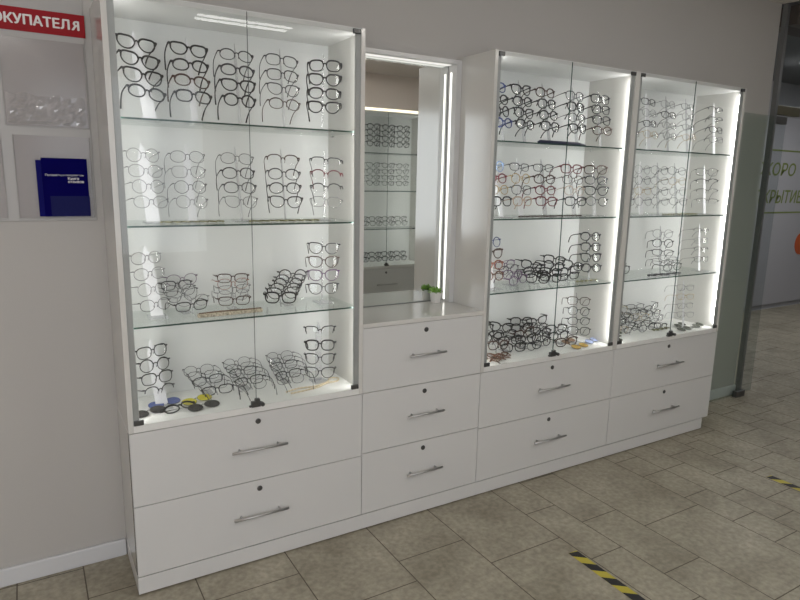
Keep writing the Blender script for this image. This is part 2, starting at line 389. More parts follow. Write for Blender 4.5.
display_case(*A, 'tall left glass display case full of eyeglasses, nearest the notice board')
display_case(*C, 'tall middle glass display case full of eyeglasses, just right of the mirror', led=LED2)
display_case(*D, 'tall right glass display case full of eyeglasses, nearest the glass door', led=LED2)

# ------------------------------------------------------------------ mirror
t = thing('mirror', 'tall mirror in a white box frame with lit led strips, above the counter', 'mirror', (.901, .235, .9205)); W = 1.517-.901; H = 2.036-.9205
for a in ((0, .028, 0, .07, 0, H), (W-.028, W, 0, .07, 0, H), (.028, W-.028, 0, .07, H-.018, H)):
    bm = bmesh.new(); box(bm, *a); obj('frame_panel', bm, LAM, t)
bm = bmesh.new(); box(bm, .0285, W-.0285, .0655, .0745, .0005, H-.0185)
m = mat('mirror_silver', (.80, .82, .80), .015, metal=1); obj('mirror_glass', bm, m, t)
bm = bmesh.new(); box(bm, .0285, W-.0285, .0622, .0650, .0005, .0035); obj('bottom_edge', bm, mat('mirror_edge', (.18, .19, .19), .4), t)
bm = bmesh.new(); box(bm, W-.031, W-.0282, .0640, .0655, 0, H-.02); obj('side_edge', bm, MATS['mirror_edge'], t)
for x in (.0284, W-.0304):
    bm = bmesh.new(); box(bm, x, x+.002, .036, .047, .01, H-.05); obj('lit_strip', bm, LEDM, t, label='added glowing strip for the lit underside')
bm = bmesh.new(); box(bm, .04, W-.04, .028, .056, H-.0205, H-.0185); obj('lit_strip', bm, emit('underside_glow', (1.0, .98, .92), 1.1), t, label='added glowing strip for the lit underside')  # no lamp here: glow added for the underside lit by the side strips

# succulent on the counter
t = thing('potted_succulent', 'small green succulent in a white pot at the foot of the mirror', 'potted plant', (1.430, .262, .9205)); t.scale = (1.15,)*3
bm = bmesh.new()
for (r0, z0), (r1, z1) in (((.0175, 0), (.0225, .045)),):
    n = 16; ri = []
    for r, z in ((r0, 0), (r1, z1), (r1-.003, z1), (r1-.004, z1-.006)):
        ri.append([bm.verts.new((math.copysign(abs(math.cos(a))**.6, math.cos(a))*r, math.copysign(abs(math.sin(a))**.6, math.sin(a))*r, z)) for a in [2*math.pi*(k+.5)/n for k in range(n)]])
    for P, Q in zip(ri, ri[1:]):
        for k in range(n): bm.faces.new((P[k], P[(k+1) % n], Q[(k+1) % n], Q[k]))
    bm.faces.new(ri[0][::-1]); bm.faces.new(ri[-1])
obj('pot', bm, mat('white_ceramic', (.75, .74, .71), .35), t)
bm = bmesh.new()
for k in range(46):
    a = random.random()*6.283; el = random.uniform(.15, 1.4); L = random.uniform(.018, .030)
    d = Vector((math.cos(a)*math.cos(el), math.sin(a)*math.cos(el), math.sin(el))); b0 = Vector((d.x*.009, d.y*.009, .040)); s = d.cross(Vector((0, 0, 1))).normalized(); v = s.cross(d)
    pts = [b0, b0+d*L*.35+s*.004, b0+d*L*.7+s*.0035, b0+d*L+v*.002, b0+d*L*.7-s*.0035, b0+d*L*.35-s*.004]
    top = [bm.verts.new(p+v*.0012) for p in pts]; bot = [bm.verts.new(p-v*.0016) for p in pts]
    bm.faces.new(top); bm.faces.new(bot[::-1])
    for i in range(6): bm.faces.new((top[i], top[(i+1) % 6], bot[(i+1) % 6], bot[i]))
f = obj('leaves', bm, mat('succulent_green', (.20, .40, .06), .45, var=.4, bscale=120), t)

# ------------------------------------------------------------------ notice board on the left wall
t = thing('notice_board', 'clear customer notice board with red heading and plastic pockets on the left wall', 'notice board', (-.4, YW, 1.335))
bm = bmesh.new(); box(bm, -.5, .378, -.006, -.001, 0, .745); obj('backing', bm, mat('board_grey', (.42, .41, .40), .35), t, bevel=.002)
RED = mat('red_banner', (.30, .006, .012), .5, spec=.2)
bm = bmesh.new(); box(bm, -.5, .381, -.010, -.0062, .618, .690); hb = obj('heading_strip', bm, RED, t, label='red strip with white heading')
text('lettering', 'R', .0420, mat('white_ink', (.78, .76, .74), .5), hb, (.366, -.0105, .640), bold=.0016, sx=-.98)   # mirrored: the last letter
text('lettering', 'УГОЛОК ПОКУПАТЕЛ', .0420, mat('white_ink', (.78, .76, .74), .5), hb, (.3375, -.0105, .640), bold=.0016, align='RIGHT', sx=.98)
FILM = clear('pocket_film', (.94, .93, .93), 1.45, .9, .12, .03)
CRINK = clear('crinkled_film', (.97, .96, .96), 1.5, 2.6, .10, .25)
def pocket(x0, x1, z0, z1, h):
    bm = bmesh.new(); box(bm, x0, x1, -.010, -.0065, z0, z1); p = obj('pocket', bm, FILM, t)
    bm = bmesh.new(); tube(bm, [(x0, -.011, z1), (x0, -.011, z0), (x1, -.011, z0), (x1, -.011, z1)], .0012, 5); obj('pocket_rim', bm, mat('rim_grey', (.40, .39, .38), .3), p)
    return p
pocket(.125, .372, .318, .598, .1); pocket(.14, .370, .012, .288, .1); pocket(-.42, .09, .318, .598, .1); pocket(-.42, .105, .012, .288, .1)
def crinkle(x0, x1, z0, z1):
    bm = bmesh.new(); nx, nz = 22, 9; g = {}
    for i in range(nx+1):
        for j in range(nz+1):
            e = 0 if i in (0, nx) or j in (0, nz) else 1
            g[i, j] = bm.verts.new((x0+(x1-x0)*i/nx, -.0125-e*random.random()*.011, z0+(z1-z0)*j/nz + (random.random()*.014 if j == nz else 0)))
    for i in range(nx):
        for j in range(nz): bm.faces.new((g[i, j], g[i+1, j], g[i+1, j+1], g[i, j+1]))
    o = obj('crumpled_film', bm, CRINK, t, label='crumpled clear film')
crinkle(.130, .365, .325, .412); crinkle(-.2, .085, .325, .420)
bm = bmesh.new(); box(bm, -.35, .07, -.0125, -.0105, .02, .30); pp = obj('paper', bm, mat('paper', (.56, .56, .58), .6), t, label='white printed sheet in a pocket')
bm = bmesh.new()
for z in (.237, .188, .178, .138, .262): box(bm, -.30, .045 if z != .262 else .0, -.0132, -.0128, z, z+.0025)
obj('printed_line', bm, mat('grey_ink', (.22, .22, .26), .6), pp)
bm = bmesh.new(); tube(bm, [(.030+.020*math.cos(a*.3927)*1.2, -.0132, .088+.013*math.sin(a*.3927)) for a in range(16)], .0011, 4, closed=True)
tube(bm, [(.012, -.0132, .085), (.030, -.0132, .095), (.048, -.0132, .088)], .0011, 4)
obj('stamp', bm, mat('blue_stamp', (.16, .20, .45), .6), pp, label='blue oval stamp')
NAVY = mat('navy_cover', (.0025, .0015, .080), .6, spec=.02); NAVY2 = mat('navy_cover_lower', (.014, .016, .09), .6, spec=.04)
t = thing('booklet', 'front dark blue booklet with small white title in the board pocket', 'booklet', (-.12, YW-.026, 1.352), group='dark blue booklets')
bm = bmesh.new(); box(bm, -.065, .075, -.004, .004, 0, .198); obj('cover', bm, NAVY, t)
bm = bmesh.new(); box(bm, -.045, .0765, -.0048, -.0042, .001, .070); obj('lower_band', bm, NAVY2, t, label='lighter blue lower panel')
WI = mat('white_ink', (.78, .76, .74), .5)
text('title', 'Продавец и покупатель', .0092, WI, t, (-.056, -.0050, .138), sx=1.12)
text('title', 'Книга', .0125, WI, t, (.012, -.0050, .1255), bold=.0003)
text('title', 'отзывов', .0125, WI, t, (.012, -.0050, .115), bold=.0003)
t = thing('booklet', 'rear dark blue booklet, its left edge showing past the front one', 'booklet', (-.127, YW-.0165, 1.352), group='dark blue booklets')
bm = bmesh.new(); box(bm, -.074, .060, -.004, .004, 0, .190); obj('cover', bm, mat('navy_cover_rear', (.005, .005, .12), .5, spec=.05), t)

# ------------------------------------------------------------------ hazard tape on the floor
def hazard(x, y, ang, L, label, wd=.045, ph=0):
    t = thing('floor_tape', label, 'floor marking', (x, y, .0), ang, 'hazard tape strips on the floor')
    bm = bmesh.new(); box(bm, -wd/2, wd/2, -L, 0, .0005, .0010); obj('tape', bm, mat('tape_yellow', (.55, .47, .05), .45), t)
    bm = bmesh.new(); per = .103; y = ph
    while y > -L-.05:
        q = [(-wd/2, y+.018), (wd/2, y-.018+.0), (wd/2, y-.018-per/2), (-wd/2, y+.018-per/2)]
        q = [(a, max(-L, min(0, b))) for a, b in q]
        if len({round(b, 4) for a, b in q}) > 1:
            v = [bm.verts.new((a, b, .0014)) for a, b in q]; v2 = [bm.verts.new((a, b, .0009)) for a, b in q]
            bm.faces.new(v); bm.faces.new(v2[::-1])
            for i in range(4): bm.faces.new((v[i], v2[i], v2[(i+1) % 4], v[(i+1) % 4]))
        y -= per
    obj('stripes', bm, mat('tape_black', (.018, .017, .02), .5), t, label='black slanted stripes')
hazard(1.594, -.563, -.03, .62, 'black and yellow hazard tape on the floor, nearest the drawers', ph=.01)
hazard(3.022, -.573, -.01, .55, 'black and yellow hazard tape on the floor, farther right', ph=.01)

# ------------------------------------------------------------------ eyeglasses
def contour(kind, n=26):
    pts = []
    P = {'round': (.0262, .0252, 2.0), 'oval': (.0282, .0228, 2.15), 'square': (.0290, .0232, 3.0), 'cat': (.0292, .0232, 2.4), 'rect': (.0285, .0185, 3.2),
         'brow': (.0285, .0228, 2.6), 'aviator': (.0285, .0240, 2.3), 'butterfly': (.031, .0250, 2.5)}[kind]
    a, b, e = P
    for k in range(n):
        t = 2*math.pi*k/n; c, s = math.cos(t), math.sin(t)
        x = math.copysign(abs(c)**(2/e), c)*a; z = math.copysign(abs(s)**(2/e), s)*b
        if kind in ('cat', 'butterfly'):
            if z > 0: z += (max(0, x)/a)**1.5*.0085; x += max(0, x)/a*(z/b)*.0022
            if z < 0: x = x*(1 - .24*(-z/b)) - .0012*(-z/b); z *= 1 + .06
        elif kind in ('square', 'brow', 'rect'):
            if z < 0: x *= 1 - .13*(-z/b)
        elif kind == 'aviator':
            if z < 0: x *= 1 - .12*(-z/b); z *= 1.1
        pts.append((x, z))
    return pts
def wrap(x): return 1.7*x*x                 # the frame front curves back towards the temples
CXO = {'round': .0345, 'oval': .0355, 'square': .0355, 'cat': .0358, 'rect': .0355, 'brow': .0355, 'aviator': .0355, 'butterfly': .0372}
_cache = {}
def glasses_meshes(kind, heavy, rimless=False):
    key = (kind, heavy, rimless)
    if key in _cache: return _cache[key]
    r = {0: .00115, 1: .0018, 2: .0028}[heavy]; cx = CXO[kind]; C_ = contour(kind)
    bm = bmesh.new()
    for s in (-1, 1):
        pts = [(s*(cx+x), wrap(cx+x), z) for x, z in C_]
        if rimless:
            up = [p for p, (x, z) in zip(pts, C_) if z > -.003]
            up.sort(key=lambda p: p[0]); tube(bm, up, r*1.3, 6)
        else:
            rad = [r*(1.35 if z > .004 and heavy else .95) for x, z in C_]
            tube(bm, pts, rad, 6, closed=True)
        xo = max(x for x, z in C_); zo = max(z for x, z in C_)*(.55 if kind not in ('cat', 'butterfly') else .80)
        tube(bm, [(s*(cx+xo*.93), wrap(cx+xo), zo), (s*(cx+xo+.005), wrap(cx+xo)+.002, zo+.001), (s*(cx+xo+.0075), wrap(cx+xo)+.007, zo)], [r*1.6, r*1.9, r*1.3], 6)
        if heavy < 2:    # nose pads on little wire arms
            tube(bm, [(s*.010, .001, .001), (s*.0085, .006, -.003), (s*.0075, .007, -.010)], [.0006, .0008, .0016], 5)
    xi = cx - max(x for x, z in C_)*.97
    tube(bm, [(-xi, wrap(xi), .005), (-xi*.5, -.0005, .0085), (0, -.001, .0095), (xi*.5, -.0005, .0085), (xi, wrap(xi), .005)], r*1.25, 6)
    fr = mesh('glasses_frame', bm)
    ln = []
    for s in (-1, 1):
        bm = bmesh.new(); vs = [bm.verts.new((s*(cx+x*.97), wrap(cx+x*.97), z*.97)) for x, z in C_]; c0 = bm.verts.new((s*cx, wrap(cx)-.0022, 0))
        for k in range(len(vs)):
            f = bm.faces.new((vs[k], vs[(k+1) % len(vs)], c0)); f.smooth = True
        ln.append(mesh('glasses_lens', bm, LENS))
    tp = []
    xo = cx+max(x for x, z in C_)+.0075; y0 = wrap(cx+max(x for x, z in C_))+.007; zo = max(z for x, z in C_)*(.55 if kind not in ('cat', 'butterfly') else .80)
    for s in (-1, 1):
        bm = bmesh.new()
        P = [(xo, y0, zo), (xo+.001, y0+.03, zo-.001), (xo, y0+.06, zo-.003), (xo-.003, y0+.083, zo-.007), (xo-.006, y0+.100, zo-.018), (xo-.009, y0+.112, zo-.032), (xo-.011, y0+.118, zo-.044)]
        tube(bm, [(s*x, y, z) for x, y, z in P], [r*1.15, r*.9, r*.8, r*.8, r*.95, max(r*1.05, .0013), max(r*1.1, .0015)], 6)
        tp.append(mesh('glasses_temple', bm))
    _cache[key] = (fr, ln, tp); return _cache[key]
def fm(name, c, metal=0., rough=.3): return mat('frame_'+name, c, rough, metal=metal)
FC = {'black': fm('black', (.006, .006, .007), rough=.45), 'dark brown': fm('brown', (.05, .022, .014)), 'dark grey': fm('dark_grey', (.05, .05, .055), .3),
      'dark red': fm('red', (.13, .012, .022)), 'dark blue': fm('blue', (.02, .035, .14)), 'tortoiseshell': mat('frame_tortoise', (.13, .06, .035), .3, var=.7, bscale=90),
      'silver': fm('silver', (.20, .20, .21), .8, .3), 'gunmetal': fm('gunmetal', (.07, .07, .075), .7, .35), 'gold': fm('gold', (.42, .31, .15), .9, .3),
      'purple': fm('purple', (.11, .05, .13)), 'pale beige': fm('beige', (.42, .32, .25)), 'pale blue': fm('pale_blue', (.25, .35, .55)), 'copper': fm('copper', (.30, .12, .08), .7)}
KN = {'round': 'round', 'oval': 'oval', 'square': 'square', 'cat': 'cat-eye', 'rect': 'rectangular', 'brow': 'browline', 'aviator': 'aviator', 'butterfly': 'wide cat-eye'}
COUNT = 0
def glasses(x, y, z, yaw, kind, color, heavy, where, group, pitch=0., roll=0., rimless=False, tipmat=None, folded=False):
    global COUNT; COUNT += 1
    t = bpy.data.objects.new('eyeglasses', None); t.empty_display_size = .02; COL.objects.link(t)
    t.location = (x, y, z); t.rotation_mode = 'XYZ'; t.rotation_euler = (pitch, roll, yaw)
    t['label'] = '%s %s glasses, %s' % (color, KN[kind], where); t['category'] = 'eyeglasses'; t['group'] = group; t.scale = (.915,)*3
    fr, ln, tp = glasses_meshes(kind, heavy, rimless); m = FC[color]
    def part(n, me, mm=None):
        o = bpy.data.objects.new(n, me); o.parent = t; COL.objects.link(o)
        if mm:
            if not me.materials: me.materials.append(None)
            o.material_slots[0].link = 'OBJECT'; o.material_slots[0].material = mm
    part('front_frame', fr, m)
    part('lens', ln[0]); part('lens', ln[1])
    for sgn, q in zip((-1, 1), tp):
        part('temple', q, m)
        if folded:
            o = t.children[-1] if t.children else None
            o = [c for c in COL.objects if c.data == q][-1]; v = max((u.co for u in q.vertices), key=lambda c: sgn*c.x); h = Vector((v.x, .018, 0)); R = Matrix.Rotation(sgn*1.5, 3, 'Z')
            o.rotation_euler = (0, 0, sgn*1.5); o.location = h - R @ h + Vector((0, .004 if sgn > 0 else 0, 0))
    return t
def stand(x, y, z, ht, lean, wide, label, group, lit_look=False):
    """clear acrylic rack: foot plate, tapering upright ending in a point, short pegs"""
    t = thing('glasses_stand', label, 'display stand', (x, y, z), 0, group)
    bm = bmesh.new(); box(bm, -.032, .032, -.035, .045, .0003, .004); obj('foot', bm, ACRY, t)
    bm = bmesh.new(); w0 = wide
    q = [(-w0/2, 0, .004), (w0/2, 0, .004), (w0*.42-lean*.8, .0, ht*.8), (-lean*1.0+.0008, 0, ht), (-lean-.0008, 0, ht), (-w0*.42-lean*.8, 0, ht*.8)]
    a = [bm.verts.new((p[0], .013, p[2])) for p in q]; b = [bm.verts.new((p[0], .017, p[2])) for p in q]
    bm.faces.new(a); bm.faces.new(b[::-1])
    for i in range(6): bm.faces.new((a[i], b[i], b[(i+1) % 6], a[(i+1) % 6]))
    obj('upright', bm, ACRYW if lit_look else ACRY, t)  # brighter uprights carry the light they catch in their colour
    return t
ORD = ['top', 'second', 'third', 'fourth', 'fifth', 'sixth', 'seventh']
CO = ['first', 'second', 'third', 'fourth', 'fifth', 'sixth']
SHN = ['top shelf', 'second shelf', 'third shelf', 'bottom shelf']
BASE = [1.6801, 1.3341, .9921, .6496]
def column(ci, cx0, cx1, ztop, zbot, yaw, specs, si, case, wide=.012, lit_look=False, n=4, y=.150, word=None, pitch=-.12, roll=.02):
    """specs: n tuples (kind, colour, heavy)"""
    wcol = (CO[ci]+' stand') if word is None else word
    for k in range(n):
        s = k/(n-1); kd, colr, hv = specs[k % len(specs)][:3]; rl = len(specs[k % len(specs)]) > 3
        glasses(cx0+(cx1-cx0)*s, y, ztop+(zbot-ztop)*s, math.radians(yaw)+random.uniform(-.05, .05), kd, colr, hv,
                '%s on %s, %s, %s' % (['highest', 'second down', 'third down', 'lowest'][k] if n == 4 else ORD[k]+' one', wcol, SHN[si], case),
                'eyeglasses on stands in the %s' % case, pitch=pitch, roll=roll+random.uniform(-.03, .03), rimless=rl)
    z0 = BASE[si]; m = (cx1-cx0)/(ztop-zbot)
    stand(cx1+m*(zbot-z0)*.6, y+.002, z0, ztop+.042-z0, m*(ztop+.04-z0)*.9, wide, 'clear acrylic glasses rack, %s, %s, %s' % (wcol.replace(' stand', ' from the left'), SHN[si], case),
          'acrylic glasses stands', lit_look)
B_ = lambda k: (k, 'black', 2)
LC, MC, RC = 'left case', 'middle case', 'right case'
# --- left case
Z1 = (1.929, 1.774); Z2 = (1.566, 1.407); XL = [(.120, .145), (.289, .300), (.456, .464), (.627, .636), (.802, .797)]
K1 = [[('cat', 'black', 2), ('cat', 'black', 2), ('butterfly', 'black', 2), ('oval', 'black', 2)],
      [('cat', 'black', 2), ('oval', 'black', 2), ('oval', 'dark brown', 2), ('square', 'black', 2)],
      [('oval', 'black', 1), ('oval', 'dark grey', 2), ('cat', 'black', 2), ('round', 'black', 2)],
      [('square', 'dark grey', 1), ('square', 'black', 1), ('cat', 'dark grey', 1), ('oval', 'dark brown', 1)],
      [('square', 'black', 2), ('cat', 'black', 2), ('brow', 'black', 2), ('cat', 'black', 2)]]
for i, (a, b) in enumerate(XL):
    column(i, a, b, *Z1, [8, 1, -1, -3, -22][i], K1[i], 0, LC, pitch=[-.25, -.36, -.36, -.30, -.22][i], roll=[.12, .05, .04, .05, .01][i], wide=[.044, .024, .010, .008, .006][i], lit_look=i < 2)
K2 = [[('round', 'silver', 0), ('oval', 'silver', 0), ('round', 'silver', 0), ('oval', 'silver', 0)],
      [('oval', 'gunmetal', 0), ('square', 'silver', 0), ('round', 'gunmetal', 0), ('round', 'silver', 0)],
      [('oval', 'black', 0), ('oval', 'black', 1), ('oval', 'gunmetal', 1), ('cat', 'gunmetal', 0)],
      [('brow', 'dark brown', 1, 1), ('oval', 'dark grey', 1), ('oval', 'black', 1), ('cat', 'black', 1)],
      [('rect', 'gunmetal', 1, 1), ('oval', 'dark red', 1, 1), ('oval', 'gunmetal', 1, 1), ('square', 'silver', 0)]]
for i, (a, b) in enumerate([(.122, .140), (.269, .279), (.447, .460), (.625, .635), (.805, .805)]):
    column(i, a, b, *Z2, [12, 3, -2, -16, -28][i], K2[i], 1, LC, pitch=[-.12, -.28, -.34, -.24, -.28][i], wide=[.046, .030, .010, .006, .006][i], lit_look=i < 2)
column(0, .115, .137, 1.211, 1.040, 22, [('oval', 'silver', 0), ('oval', 'silver', 0), ('round', 'silver', 0), ('oval', 'gunmetal', 0)], 2, LC, wide=.044, lit_look=True)
column(1, .795, .793, 1.219, 1.052, -18, [('cat', 'dark grey', 1), ('cat', 'dark brown', 1), ('cat', 'purple', 1), ('cat', 'dark grey', 1)], 2, LC, wide=.006, word='right end stand')
column(0, .116, .135, .867, .714, 20, [('square', 'black', 1), ('round', 'black', 1), ('square', 'black', 1), ('oval', 'gunmetal', 1, 1)], 3, LC, wide=.044, lit_look=True)
column(1, .776, .775, .871, .692, -24, [('cat', 'black', 1, 1), ('square', 'black', 2), ('cat', 'black', 1), ('cat', 'black', 1)], 3, LC, wide=.030, word='right end stand')

def fan(x0, y0, z0, x1, y1, z1, n, yaw, specs, where, case, si, group, flip=False, pitch=0.0, jit=.0):
    """a stepped stack: glasses nested one behind the other, from the top back (0) to the front (1)"""
    for k in range(n):
        s = k/max(1, n-1); kd, colr, hv = specs[k % len(specs)][:3]
        glasses(x0+(x1-x0)*s+random.uniform(-jit, jit), y0+(y1-y0)*s, z0+(z1-z0)*s, math.radians(yaw+(180 if flip else 0))+random.uniform(-.12, .12), kd, colr, hv,
                '%s in %s, %s, %s' % ('top one' if k == 0 else ORD[k]+' down', where, SHN[si], case), group, pitch=pitch+random.uniform(-.05, .05), roll=random.uniform(-.04, .04)+(random.uniform(-.22, .22) if 'heap' in where else 0), rimless=len(specs[k % len(specs)]) > 3)
def riser(x0, y0, z0, x1, y1, z1, base, label):
    t = thing('stepped_riser', label, 'display riser', ((x0+x1)/2, (y0+y1)/2, base), 0, 'clear acrylic risers under the glasses')
    bm = bmesh.new(); ox, oy = (x0+x1)/2, (y0+y1)/2
    box(bm, -.018, .018, -.03, .04, .0003, .003); obj('foot', bm, ACRY, t)
    bm = bmesh.new(); tube(bm, [(x1-ox, y1-oy, .003), (x1-ox, y1-oy+.01, z1-base-.0), (x0-ox, y0-oy+.01, z0-base)], .003, 6); obj('rod', bm, ACRY, t)
GF = 'eyeglasses in fans in the left case'
# bottom shelf of the left case: three fans, temples towards the front
SM = [('oval', 'gunmetal', 0), ('rect', 'black', 0), ('rect', 'gunmetal', 1), ('rect', 'silver', 0), ('rect', 'black', 1)]
for (xa, za, xb, zb, n, wd) in ((.300, .738, .352, .672, 5, 'left fan'), (.452, .748, .492, .670, 6, 'middle fan'), (.637, .752, .655, .672, 6, 'right fan')):
    fan(xa, .262, za, xb, .185, zb, n, 4, SM, wd, LC, 3, GF, flip=True, pitch=.13)
    riser(xa, .262, za-.01, xb, .185, zb-.01, BASE[3], 'clear acrylic riser under the %s, bottom shelf, left case' % wd)
fan(.235, .255, 1.108, .262, .12, 1.030, 6, 12, [('oval', 'purple', 0), ('rect', 'gunmetal', 1), ('oval', 'dark grey', 0), ('cat', 'gunmetal', 0), ('oval', 'silver', 0), ('rect', 'black', 1)], 'left fan', LC, 2, GF, jit=.018)
riser(.235, .25, 1.10, .262, .14, 1.03, BASE[2], 'clear acrylic riser under the left fan, third shelf, left case')
fan(.432, .215, 1.108, .420, .14, 1.032, 5, -8, [('rect', 'dark brown', 1), ('oval', 'copper', 0), ('rect', 'gunmetal', 0), ('oval', 'silver', 0)], 'middle fan', LC, 2, GF, jit=.006)
riser(.432, .215, 1.10, .420, .15, 1.03, BASE[2], 'clear acrylic riser under the middle fan, third shelf, left case')
fan(.688, .225, 1.103, .592, .11, 1.036, 6, -22, [('round', 'black', 1), ('oval', 'dark grey', 1), ('round', 'black', 1), ('oval', 'black', 1), ('cat', 'black', 1), ('square', 'black', 2)], 'right fan', LC, 2, GF)
riser(.688, .23, 1.10, .60, .13, 1.03, BASE[2], 'clear acrylic riser under the right fan, third shelf, left case')

# --- middle and right cases
XM = [(1.624, 1.674), (1.771, 1.808), (1.920, 1.966), (2.115, 2.154), (2.293, 2.325)]
KM1 = [[('oval', 'dark blue', 2), ('oval', 'black', 2), ('round', 'black', 2), ('oval', 'dark blue', 2)], [B_('cat'), B_('oval'), B_('cat'), B_('oval')],
       [('oval', 'dark brown', 2), B_('square'), ('oval', 'black', 2), B_('square')], [('square', 'dark grey', 1), B_('square'), ('oval', 'dark grey', 1), B_('cat')], [B_('square'), B_('square'), B_('square'), ('oval', 'dark brown', 2)]]
for i, (a, b) in enumerate(XM):
    column(i, a, b, 1.918, 1.766, [8, 6, 4, 4, -6][i], KM1[i], 0, MC, y=.11, pitch=-.14, wide=.018)
KM2 = [[('round', 'pale blue', 2), ('oval', 'dark red', 2), ('oval', 'gold', 1), ('square', 'black', 2)],
       [('rect', 'dark grey', 1), ('round', 'gold', 1), ('square', 'gunmetal', 1), ('square', 'pale beige', 2)],
       [('rect', 'dark grey', 1), ('oval', 'dark brown', 2), ('oval', 'dark red', 2), ('square', 'dark red', 2)],
       [('square', 'dark red', 2), ('oval', 'dark brown', 1), ('round', 'pale beige', 1), ('square', 'black', 2)],
       [('square', 'dark brown', 2), ('oval', 'dark grey', 2), ('cat', 'black', 2), ('round', 'black', 1)]]
for i, (a, b) in enumerate([(1.634, 1.686), (1.786, 1.817), (1.938, 1.971), (2.126, 2.171), (2.297, 2.323)]):
    column(i, a, b, 1.570, 1.410, [2, 0, -8, -14, -26][i], KM2[i], 1, MC, y=.11, wide=.026, lit_look=i < 2)
column(0, 1.638, 1.660, 1.220, 1.057, 0, [('round', 'dark blue', 1), ('cat', 'dark brown', 2), ('oval', 'copper', 2), ('oval', 'tortoiseshell', 2)], 2, MC, y=.11, wide=.02, lit_look=True)
column(1, 2.299, 2.322, 1.227, 1.060, -14, [B_('oval'), B_('square'), B_('cat'), B_('oval')], 2, MC, y=.11, wide=.010, word='right end stand')
column(1, 2.246, 2.264, .886, .721, -30, [('square', 'dark brown', 1), ('round', 'black', 1), ('oval', 'black', 1), ('square', 'black', 1)], 3, MC, y=.11, wide=.010, word='right end stand')
XR = [(2.60, 2.64), (2.76, 2.79), (2.93, 2.96), (3.12, 3.16), (3.328, 3.377-.03)]
KS = [[('oval', 'silver', 0), ('rect', 'gunmetal', 0), ('oval', 'silver', 0), ('rect', 'gunmetal', 0)], [('rect', 'gunmetal', 1), ('oval', 'silver', 0), ('rect', 'gunmetal', 1), ('oval', 'gold', 0)],
      [('oval', 'silver', 0), ('rect', 'black', 1), ('rect', 'gunmetal', 0), ('oval', 'gunmetal', 0)], [('rect', 'gunmetal', 0), ('oval', 'silver', 0), ('rect', 'gunmetal', 0), ('rect', 'gold', 0)],
      [('rect', 'gunmetal', 1, 1), ('rect', 'black', 1, 1), ('rect', 'black', 1), ('rect', 'gunmetal', 0)]]
for i, (a, b) in enumerate([(2.50, 2.53), (2.63, 2.67), (2.79, 2.83), (2.96, 3.00), (3.215, 3.250)]):
    column(i, a, b, 1.928, 1.764, [8, 4, 2, 2, -2][i], KS[i], 0, RC, y=.085, pitch=-.20, wide=[.014, .03, .014, .014, .022][i], lit_look=i in (1, 4))
KS2 = [[('oval', 'silver', 0), ('oval', 'gunmetal', 0)], [('round', 'silver', 0), ('round', 'gunmetal', 0), ('oval', 'gold', 0)], [('round', 'gunmetal', 0), ('oval', 'silver', 0)],
       [('oval', 'gunmetal', 0), ('oval', 'gold', 0), ('round', 'silver', 0)], [('square', 'black', 0), ('rect', 'gunmetal', 1, 1), ('rect', 'gunmetal', 0, 1), ('rect', 'gunmetal', 0, 1)]]
for i, (a, b) in enumerate([(2.50, 2.53), (2.63, 2.66), (2.77, 2.80), (2.92, 2.96), (3.190, 3.225)]):
    column(i, a, b, 1.579, 1.410, [0, -8, -12, -14, -40][i], KS2[i], 1, RC, y=.085, wide=[.016, .03, .016, .016, .022][i], lit_look=i in (1, 4))
column(0, 2.849, 2.874, 1.230, 1.067, -34, [('round', 'silver', 0), ('round', 'black', 1), ('rect', 'gunmetal', 1), ('rect', 'gunmetal', 0)], 2, RC, y=.085, wide=.014, word='middle stand')
column(1, 3.206, 3.237, 1.236, 1.067, -8, [('rect', 'gunmetal', 0, 1), ('rect', 'silver', 0), ('rect', 'black', 0, 1), ('rect', 'black', 0)], 2, RC, y=.085, wide=.016, word='right end stand', lit_look=True)
column(1, 3.112, 3.140, .901, .734, -14, [('rect', 'silver', 0), ('rect', 'gold', 0), ('rect', 'silver', 0), ('rect', 'silver', 0)], 3, RC, y=.085, wide=.014, word='right end stand', lit_look=True)

def heap(case, si, fans, specs, group, yaw, heavyjit=True):
    """several stepped fans side by side; fans: (x back, y back, z back, x front, y front, z front, n)"""
    for c, (xa, ya, za, xb, yb, zb, n) in enumerate(fans):
        sp = [specs[(c*3+k) % len(specs)] for k in range(n)]
        fan(xa, ya, za, xb, yb, zb, n, yaw+random.uniform(-14, 14), sp, '%s heap from left' % CO[c], case, si, group, jit=.012)
        riser(xa, ya, za-.01, xb, yb+.02, zb-.01, BASE[si], 'clear acrylic riser under the %s heap, %s, %s' % (CO[c], SHN[si], case))
BK = [B_('square'), B_('oval'), ('square', 'dark brown', 2), B_('cat'), ('oval', 'black', 1), B_('square')]
heap(MC, 2, [(1.82, .21, 1.090, 1.80, .10, 1.030, 4)], [('oval', 'purple', 1), ('oval', 'dark grey', 1), ('square', 'purple', 1)], 'eyeglasses in heaps in the middle case', -14)
for c, f in enumerate([(2.00, .22, 1.075, 1.93, .10, 1.028, 4), (2.17, .23, 1.095, 2.03, .11, 1.026, 4), (2.29, .22, 1.060, 2.15, .10, 1.026, 3)]):
    fan(*f, -20, [B_('square'), B_('oval'), B_('rect')], '%s heap from left' % CO[c+1], MC, 2, 'eyeglasses in heaps in the middle case', jit=.012)
    riser(f[0], f[1], f[2]-.01, f[3], f[4]+.02, f[5]-.01, BASE[2], 'clear acrylic riser under the %s heap, third shelf, middle case' % CO[c+1])
heap(MC, 3, [(1.68, .20, .768, 1.70, .09, .715, 3), (1.83, .23, .762, 1.80, .10, .688, 4), (1.96, .24, .775, 1.90, .11, .685, 5), (2.08, .24, .765, 2.01, .11, .685, 5), (2.20, .22, .715, 2.15, .09, .678, 3)],
     BK, 'eyeglasses in heaps in the middle case', -16)
